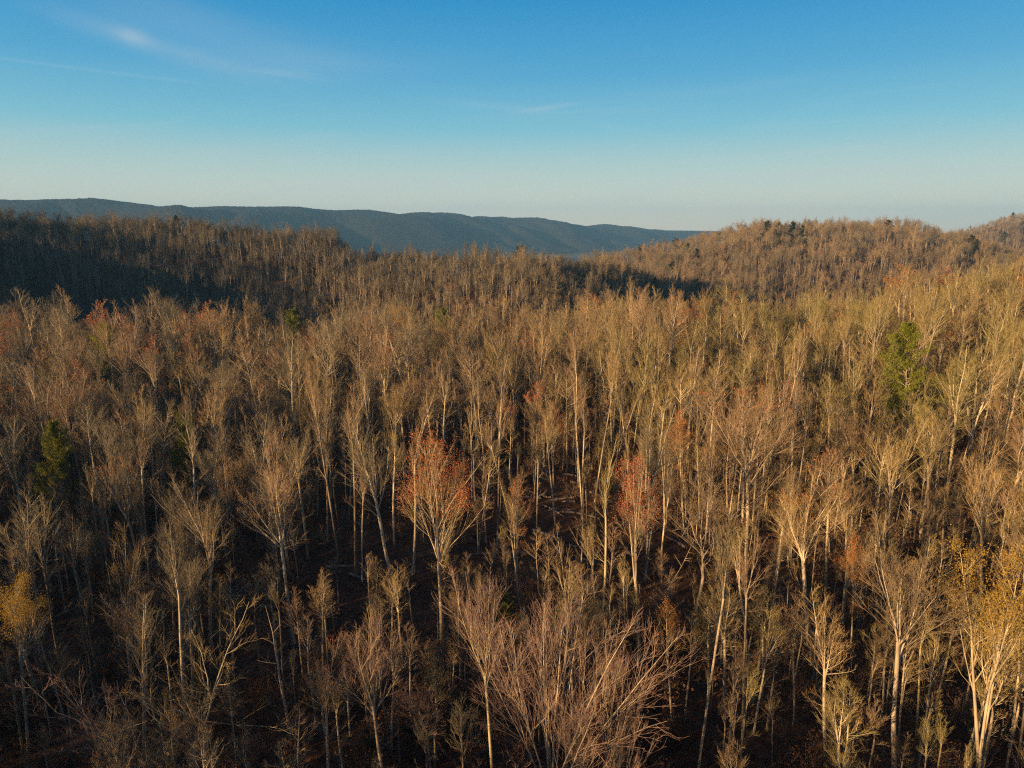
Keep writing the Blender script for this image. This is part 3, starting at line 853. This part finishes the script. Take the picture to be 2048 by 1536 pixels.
# open slope with few trees around the middle
open_mid = (PX > 640) & (PX < 1270) & (PYb > 960) & (PYb < 1330)
keep &= ~(open_mid & (rr.random(len(X)) < .40))
open_low = (PX > 420) & (PX < 660) & (PYb > 1180) & (PYb < 1560)
keep &= ~(open_low & (rr.random(len(X)) < .6))
gap_bot = ((PYb > 1600) & (PYt > 1536)) | ((PYb > 1700) & (PX > 300) & (rr.random(len(X)) < .85)) | ((Y > 285) & (Y < 430) & (X / Y > -.27) & (X / Y < .12) & (rr.random(len(X)) < .04))
keep &= ~gap_bot
inframe = (PX > -60) & (PX < 2108) & (PYt < 1536)
print("trees total", keep.sum())
XK, YK, ZK, HK = X[keep], Y[keep], Z[keep], Hs[keep]
INF = inframe[keep]; PXK, PTK, PBK = PX[keep], PYt[keep], PYb[keep]; OM = open_mid[keep]
DK = np.hypot(XK, YK)
size = np.where(INF, HK / DK, 0)
order = np.argsort(-size)
n_hero_bare = sum(1 for o in COL.objects if o.name.startswith('bare_tree'))
near_idx = order[:300 - n_hero_bare]
near_set = set(near_idx.tolist())

SHAPE = {'fan': 'fan-crowned', 'oval': 'oval-crowned', 'pole': 'slender pole-like', 'vase': 'vase-shaped', 'crooked': 'crooked', 'spread': 'low-spreading', 'spire': 'narrow spire-shaped'}
ORD = ['nearest', 'second', 'third', 'fourth', 'fifth', 'sixth', 'seventh', 'eighth', 'ninth', 'tenth', 'eleventh', 'twelfth']
recs = []
for i in near_idx:
    i = int(i)
    u = rr.random()
    if OM[i] or u < (.46 if XK[i] > 8 else .28):
        f = 'pole' if u < (.38 if XK[i] > 8 else .2) or OM[i] else 'vase'
    elif u < .5: f = 'fan'
    elif u < .72: f = 'oval'
    elif u < .82: f = 'vase'
    elif u < .93: f = 'crooked' if XK[i] < 25 else 'spire'
    else: f = 'spire' if XK[i] < 40 else 'oval'
    cx, cyy = project(XK[i], YK[i], ZK[i] + HK[i] * .75)
    best = min(landmarks, key=lambda L: math.hypot((L[0] - cx), (L[1] - cyy) * 1.2))
    dx, dy = cx - best[0], cyy - best[1]
    ang = math.degrees(math.atan2(-dy, dx)) % 360
    dirn = ['right of', 'behind and right of', 'behind', 'behind and left of', 'left of', 'in front and left of', 'in front of', 'in front and right of'][int(((ang + 22.5) % 360) // 45)]
    recs.append([i, f, dirn, best[2], math.hypot(dx, dy)])
cnt = {}
recs.sort(key=lambda a: a[4])
for rec in recs:
    i, f, dirn, mark, _ = rec
    key = (f, dirn, mark)
    k = cnt.get(key, 0); cnt[key] = k + 1
    ms = BY_FORM[f]
    lab = f"{ORD[min(k, 11)]} {SHAPE[f]} bare tree {dirn} {mark}"
    wid = rr.uniform(.8, 1.15) * (0.85 if f == 'pole' else 1.05)
    if len(lab.split()) > 16: lab = lab.replace(' tree', '', 1) if 'bare tree' in lab else lab
    put_tree('bare_tree', ms[int(rr.integers(len(ms)))], XK[i], YK[i], HK[i], wid, None, (rr.normal(0, .06) if rr.random() < .85 else rr.normal(0, .18), rr.normal(0, .05)), lab, G, z=ZK[i])

# the woods beyond, one mass
def proto_collection(name, protos):
    c = bpy.data.collections.new(name)
    for k, me in enumerate(protos):
        o = bpy.data.objects.new("%s_%02d" % (name, k), me)
        c.objects.link(o)
    return c

def join_mesh(name, meshes, mats):
    V, Q, MI, n = [], [], [], 0
    for me in meshes:
        nv = len(me.vertices); v = np.zeros(nv * 3, np.float32); me.vertices.foreach_get('co', v)
        li = np.zeros(len(me.loops), np.int32); me.loops.foreach_get('vertex_index', li)
        mi_ = np.zeros(len(me.polygons), np.int32); me.polygons.foreach_get('material_index', mi_)
        remap = np.array([mats.index(m) for m in me.materials])
        V.append(v.reshape(-1, 3)); Q.append(li.reshape(-1, 4) + n); MI.append(remap[mi_]); n += nv
    return np_mesh(name, np.concatenate(V), quads=np.concatenate(Q), mats=mats, midx_q=np.concatenate(MI))

def gn_scatter(name, coll, P, rotz, scl, index, label, kind='stuff'):
    me = bpy.data.meshes.new(name)
    me.vertices.add(len(P))
    me.vertices.foreach_set('co', np.asarray(P, np.float32).ravel())
    a = me.attributes.new('rot', 'FLOAT_VECTOR', 'POINT')
    rv = np.zeros((len(P), 3), np.float32); rv[:, 2] = rotz
    rv[:, 0] = rr.normal(0, .03, len(P)); rv[:, 1] = rr.normal(0, .03, len(P))
    a.data.foreach_set('vector', rv.ravel())
    a = me.attributes.new('scl', 'FLOAT_VECTOR', 'POINT'); a.data.foreach_set('vector', np.asarray(scl, np.float32).ravel())
    a = me.attributes.new('pick', 'INT', 'POINT'); a.data.foreach_set('value', np.asarray(index, np.int32))
    o = bpy.data.objects.new(name, me)
    COL.objects.link(o)
    ng = bpy.data.node_groups.new(name, 'GeometryNodeTree')
    ng.interface.new_socket('Geometry', in_out='INPUT', socket_type='NodeSocketGeometry')
    ng.interface.new_socket('Geometry', in_out='OUTPUT', socket_type='NodeSocketGeometry')
    gi = ng.nodes.new('NodeGroupInput'); go = ng.nodes.new('NodeGroupOutput')
    ci = ng.nodes.new('GeometryNodeCollectionInfo')
    ci.inputs['Collection'].default_value = coll
    ci.inputs['Separate Children'].default_value = True
    ci.inputs['Reset Children'].default_value = True
    ip = ng.nodes.new('GeometryNodeInstanceOnPoints')
    ip.inputs['Pick Instance'].default_value = True
    def attr(nm, t):
        n = ng.nodes.new('GeometryNodeInputNamedAttribute'); n.data_type = t; n.inputs['Name'].default_value = nm
        return n.outputs['Attribute']
    ng.links.new(gi.outputs[0], ip.inputs['Points'])
    ng.links.new(ci.outputs[0], ip.inputs['Instance'])
    ng.links.new(attr('pick', 'INT'), ip.inputs['Instance Index'])
    ng.links.new(attr('rot', 'FLOAT_VECTOR'), ip.inputs['Rotation'])
    ng.links.new(attr('scl', 'FLOAT_VECTOR'), ip.inputs['Scale'])
    ng.links.new(ip.outputs[0], go.inputs[0])
    md = o.modifiers.new('scatter', 'NODES'); md.node_group = ng
    tag(o, label, None, None, kind)
    return o

WM = [M_BARK, M_TWIG, M_TIP, M_RED, M_ORANGE, M_PINE, M_CEDAR]
mid_forms = ['fan', 'oval', 'vase', 'pole', 'fan', 'crooked', 'oval', 'spire']
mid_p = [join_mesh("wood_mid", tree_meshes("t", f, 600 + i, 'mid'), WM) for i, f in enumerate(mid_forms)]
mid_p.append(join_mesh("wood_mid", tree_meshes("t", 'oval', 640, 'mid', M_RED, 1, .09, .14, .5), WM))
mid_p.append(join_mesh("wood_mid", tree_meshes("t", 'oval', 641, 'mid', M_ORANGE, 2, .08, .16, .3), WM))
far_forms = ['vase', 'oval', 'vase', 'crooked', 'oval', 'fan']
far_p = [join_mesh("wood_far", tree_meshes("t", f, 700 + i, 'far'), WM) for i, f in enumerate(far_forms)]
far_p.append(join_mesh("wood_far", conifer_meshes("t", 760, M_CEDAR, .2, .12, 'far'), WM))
c_mid = proto_collection("wood_mid", mid_p)
c_far = proto_collection("wood_far", far_p)

ox, oy = [], []
ro = np.random.default_rng(404)
for yy in np.arange(-70, 215, 5.8):
    lo_ = -yy * 1.0 - 130 if yy > 34 else -170
    hi_ = -yy * 1.0 - 16 if yy > 34 else 60
    for xx in np.arange(lo_, hi_, 5.8):
        ox.append(xx + ro.uniform(-2.6, 2.6)); oy.append(yy + ro.uniform(-2.6, 2.6))
for yy in np.arange(215, 430, 6.5):
    for xx in np.arange(-yy * 1.35, -yy * 1.0, 6.5):
        ox.append(xx + ro.uniform(-3, 3)); oy.append(yy + ro.uniform(-3, 3))
ox, oy = np.array(ox), np.array(oy)
oh = np.clip(ro.normal(18.5, 3, len(ox)), 11, 25)
_px, _py = project(ox, np.maximum(oy, 1.0), terrain(ox, oy) + oh)
_ok = ~((oy > 8) & (_px > -250) & (_px < 2300) & (_py < 1700))
ox, oy, oh = ox[_ok], oy[_ok], oh[_ok]
n_in = len(XK)
XK = np.concatenate([XK, ox]); YK = np.concatenate([YK, oy]); ZK = np.concatenate([ZK, terrain(ox, oy)]); HK = np.concatenate([HK, oh])
DK = np.hypot(XK, YK)
rest = np.array([i for i in range(len(XK)) if i not in near_set])
is_mid = DK[rest] < 300
def mk(sel, coll, npro, name, label, special):
    n = len(sel)
    s = HK[sel] / 20.0
    w = rr.uniform(.8, 1.35, n) * np.where(YK[sel] > 500, 1.4, 1.0)
    pick = rr.integers(0, npro, n)
    u = rr.random(n)
    for k, p in special:
        pick = np.where(u < p, k, pick); u = np.where(u < p, 2, u - p)
    mid_slope = (YK[sel] > 285) & (YK[sel] < 430) & (XK[sel] / YK[sel] > -.27) & (XK[sel] / YK[sel] < .12) & (rr.random(n) < .30)
    pick = np.where(mid_slope, 3, pick)
    gn_scatter(name, coll, np.stack([XK[sel], YK[sel], ZK[sel] - .2], 1), rr.random(n) * 6.283, np.stack([s * w, s * w, s], 1), pick, label)
mk(rest[is_mid], c_mid, 8, 'woods', "dense bare brown woods covering the near plateau and slopes", [(8, .07), (9, .04)])
mk(rest[~is_mid], c_far, 6, 'forest', "far-off bare forest covering the ridge and the hills beyond the valley", [(6, .005)])

# ------------------------------------------------------------------ undergrowth
def shrub_mesh(seed, h, leaf=None, n_stem=8, dens=5):
    r = np.random.default_rng(seed)
    az = r.random(n_stem) * 6.283; an = np.radians(r.uniform(5, 55, n_stem))
    D = np.stack([np.sin(an) * np.cos(az), np.sin(an) * np.sin(az), np.cos(an)], 1)
    L = h * (0.6 + .5 * r.random(n_stem))
    S = np.stack([r.normal(0, .15, n_stem), r.normal(0, .15, n_stem), np.zeros(n_stem)], 1)
    P, Rr = grow(r, S, D, L, np.full(n_stem, .028), np.full(n_stem, .01), 5, .14, .25)
    a = Acc(); a.tubes(P, Rr, 4, 0)
    S2, D2, L2, R2 = spawn(r, P, Rr, L, dens, .25, 1, 25, 60, .45, .3, .6)
    P2, Q2 = grow(r, S2, D2, L2, np.clip(R2, .01, .02), np.full(len(S2), .008), 3, .15, .25)
    a.tubes(P2, Q2, 3, 1)
    S3, D3, L3, R3 = spawn(r, P2, Q2, L2, 4, .2, 1, 20, 55, .45, .3, .6)
    P3, Q3 = grow(r, S3, D3, L3, np.full(len(S3), .010), np.full(len(S3), .007), 2, .15, .25)
    a.tubes(P3, Q3, 3, 1)
    if leaf:
        a.leaves(r, P3[:, -1], .08, WM2.index(leaf), 2, .12)
    return a.mesh("shrub", WM2)
M_DTWIG = wood_mat("undergrowth_stems", [(0.0, (0.27, 0.16, 0.10)), (0.5, (0.34, 0.20, 0.125)), (1.0, (0.24, 0.13, 0.085))], 0.3, 1.0)
WM2 = [M_DTWIG, M_DTWIG, M_BROWN, M_ORANGE, M_PINE]
WM2 = [M_TWIG, M_DTWIG, M_BROWN, M_ORANGE, M_PINE]
sap = []
for i in range(3):
    tm, cmn = tree_meshes("sap", ['oval', 'spire', 'pole'][i], 820 + i, 'mid')
    sap.append(join_mesh("sapling", (tm, cmn), WM))
und = [shrub_mesh(800, 2.6), shrub_mesh(801, 3.2), shrub_mesh(802, 2.2, M_BROWN), shrub_mesh(803, 3.0, M_BROWN, 9), shrub_mesh(804, 2.2, M_ORANGE, 6, 4)] + sap
c_und = proto_collection("understory", und)
def understory():
    r = np.random.default_rng(5)
    P, pick, sc = [], [], []
    n = 17000
    u = r.uniform(-.95, .95, n); y = np.sqrt(r.uniform(30 ** 2, 215 ** 2, n)); x = u * y
    z = terrain(x, y)
    px, pb = project(x, y, z)
    cl_ = fbm(x / 14, y / 14, 2, 33)
    k = (cl_ + r.normal(0, .5, n)) > -.35
    k &= ~((px > 640) & (px < 1260) & (pb > 940) & (pb < 1230) & (r.random(n) < .86))
    x, y, z = x[k], y[k], z[k]
    m = 5200
    u = r.uniform(-.80, .30, m); y2 = r.uniform(300, 500, m); x2 = u * y2
    z2 = terrain(x2, y2); k2 = z2 > -8
    far = np.concatenate([np.zeros(len(x), bool), np.ones(int(k2.sum()), bool)])
    x = np.concatenate([x, x2[k2]]); y = np.concatenate([y, y2[k2]]); z = np.concatenate([z, z2[k2]]); n = len(x)
    pick = r.choice(8, n, p=[.17, .15, .14, .11, .05, .15, .12, .11])
    s = r.uniform(.6, 1.25, n)
    s = np.where(pick >= 5, r.uniform(.28, .62, n), s)
    pick = np.where(far, 5 + (pick % 3), pick)
    s = np.where(far, r.uniform(.35, .62, n), s)
    w = np.where(far, s * 1.5, np.where(pick >= 5, s * 1.0, s * 1.2))
    gn_scatter('undergrowth', c_und, np.stack([x, y, z - .05], 1), r.random(n) * 6.283, np.stack([w, w, s], 1), pick, "brown leafless shrubs and saplings covering the forest floor")
understory()

# ------------------------------------------------------------------ fallen logs
def log_mesh(seed, L=7.0, rad=.17):
    r = np.random.default_rng(seed)
    P, Rr = grow(r, np.zeros((1, 3)), np.array([[1.0, 0, 0.0]]), np.array([L]), np.array([rad]), np.array([rad * .5]), 6, .04, .0)
    a = Acc(); a.tubes(P, Rr, 7, 0)
    S, D, LL, R2 = spawn(r, P, Rr, np.array([L]), 4, .4, .95, 35, 70, .16, .2, .4)
    P2, Q2 = grow(r, S, D, LL, R2, R2 * .4, 2, .1, 0)
    a.tubes(P2, Q2, 4, 0)
    # close the ends
    me = a.mesh("log", (M_LOG,))
    return me
M_LOG = wood_mat("weathered_log", [(0.0, (0.36, 0.28, 0.21)), (0.5, (0.24, 0.18, 0.13)), (1.0, (0.44, 0.34, 0.26))], 0.35, 2.0)
logs = [log_mesh(900 + i) for i in range(4)]
LOGS = [(1082, 998, 'pale'), (1098, 1002, 'pale'), (1088, 1013, 'thin pale'), (1115, 1020, 'short'), (1125, 1025, 'grey'), (1060, 985, 'grey'), (1030, 940, 'grey'), (1140, 965, 'pale'),
        (1065, 1062, 'pinkish'), (1052, 1060, 'short'), (1080, 1067, 'grey'), (1140, 1094, 'long thin'), (1060, 1108, 'long grey'), (1045, 905, 'short'), (1015, 915, 'thin pale'), (1150, 1005, 'grey'),
        (1180, 985, 'pale'), (960, 985, 'grey'), (1200, 1040, 'thin'), (700, 1150, 'grey'), (650, 1135, 'grey'), (985, 1010, 'thin pale'), (1125, 950, 'short'), (520, 1215, 'grey'), (1375, 1100, 'pale broken')]
lc = {}
for k, (lx, ly, look) in enumerate(LOGS):
    x, y, z = hit(lx, ly)
    o = bpy.data.objects.new('fallen_log', logs[k % 4])
    COL.objects.link(o)
    ang = R(-20 + 35 * math.sin(k * 2.3)) + (R(180) if k % 3 == 0 else 0)
    s = 1.15 * {'short': .45, 'long thin': 1.0, 'long grey': 1.1, 'thin': .8, 'thin pale': .7}.get(look, .65)
    ln = 7 * s
    z2 = float(terrain(x + math.cos(ang) * ln, y + math.sin(ang) * ln))
    o.location = (x, y, z + .12)
    o.rotation_euler = (0, -math.atan2(z2 - z, ln), ang)
    o.scale = (s, .8 if 'thin' in look else 1.15, .8 if 'thin' in look else 1.15)
    best = min(landmarks, key=lambda L: math.hypot(L[3] - x, L[4] - y))
    side = 'right of' if (lx - best[0]) > 12 else 'left of' if (lx - best[0]) < -12 else 'behind'
    key = (look, side, best[2]); c0 = lc.get(key, 0); lc[key] = c0 + 1
    tag(o, f"{ORD[c0] + ' ' if c0 else ''}{look} fallen log {side} {best[2]}", 'log', 'fallen logs on the forest floor')

# ------------------------------------------------------------------ haze
hz = bpy.data.meshes.new("haze")
x0, x1, y0, y1, z0, z1 = -9400, 9400, -500, 9400, -125, 330
vs = [(x0, y0, z0), (x1, y0, z0), (x1, y1, z0), (x0, y1, z0), (x0, y0, z1), (x1, y0, z1), (x1, y1, z1), (x0, y1, z1)]
hz.from_pydata(vs, [], [(0, 3, 2, 1), (4, 5, 6, 7), (0, 1, 5, 4), (1, 2, 6, 5), (2, 3, 7, 6), (3, 0, 4, 7)])
hm = bpy.data.materials.new("haze")
hm.use_nodes = True
hm.node_tree.nodes.clear()
ho = hm.node_tree.nodes.new('ShaderNodeOutputMaterial')
hv = hm.node_tree.nodes.new('ShaderNodeVolumePrincipled')
hv.inputs['Color'].default_value = (0.25, 0.59, 1.0, 1)
hv.inputs['Density'].default_value = 0.0001
hv.inputs['Anisotropy'].default_value = 0.0
hm.node_tree.links.new(hv.outputs[0], ho.inputs['Volume'])
hz.materials.append(hm)
tag(link("haze", hz), "thin blue evening haze over the valley", kind='stuff')
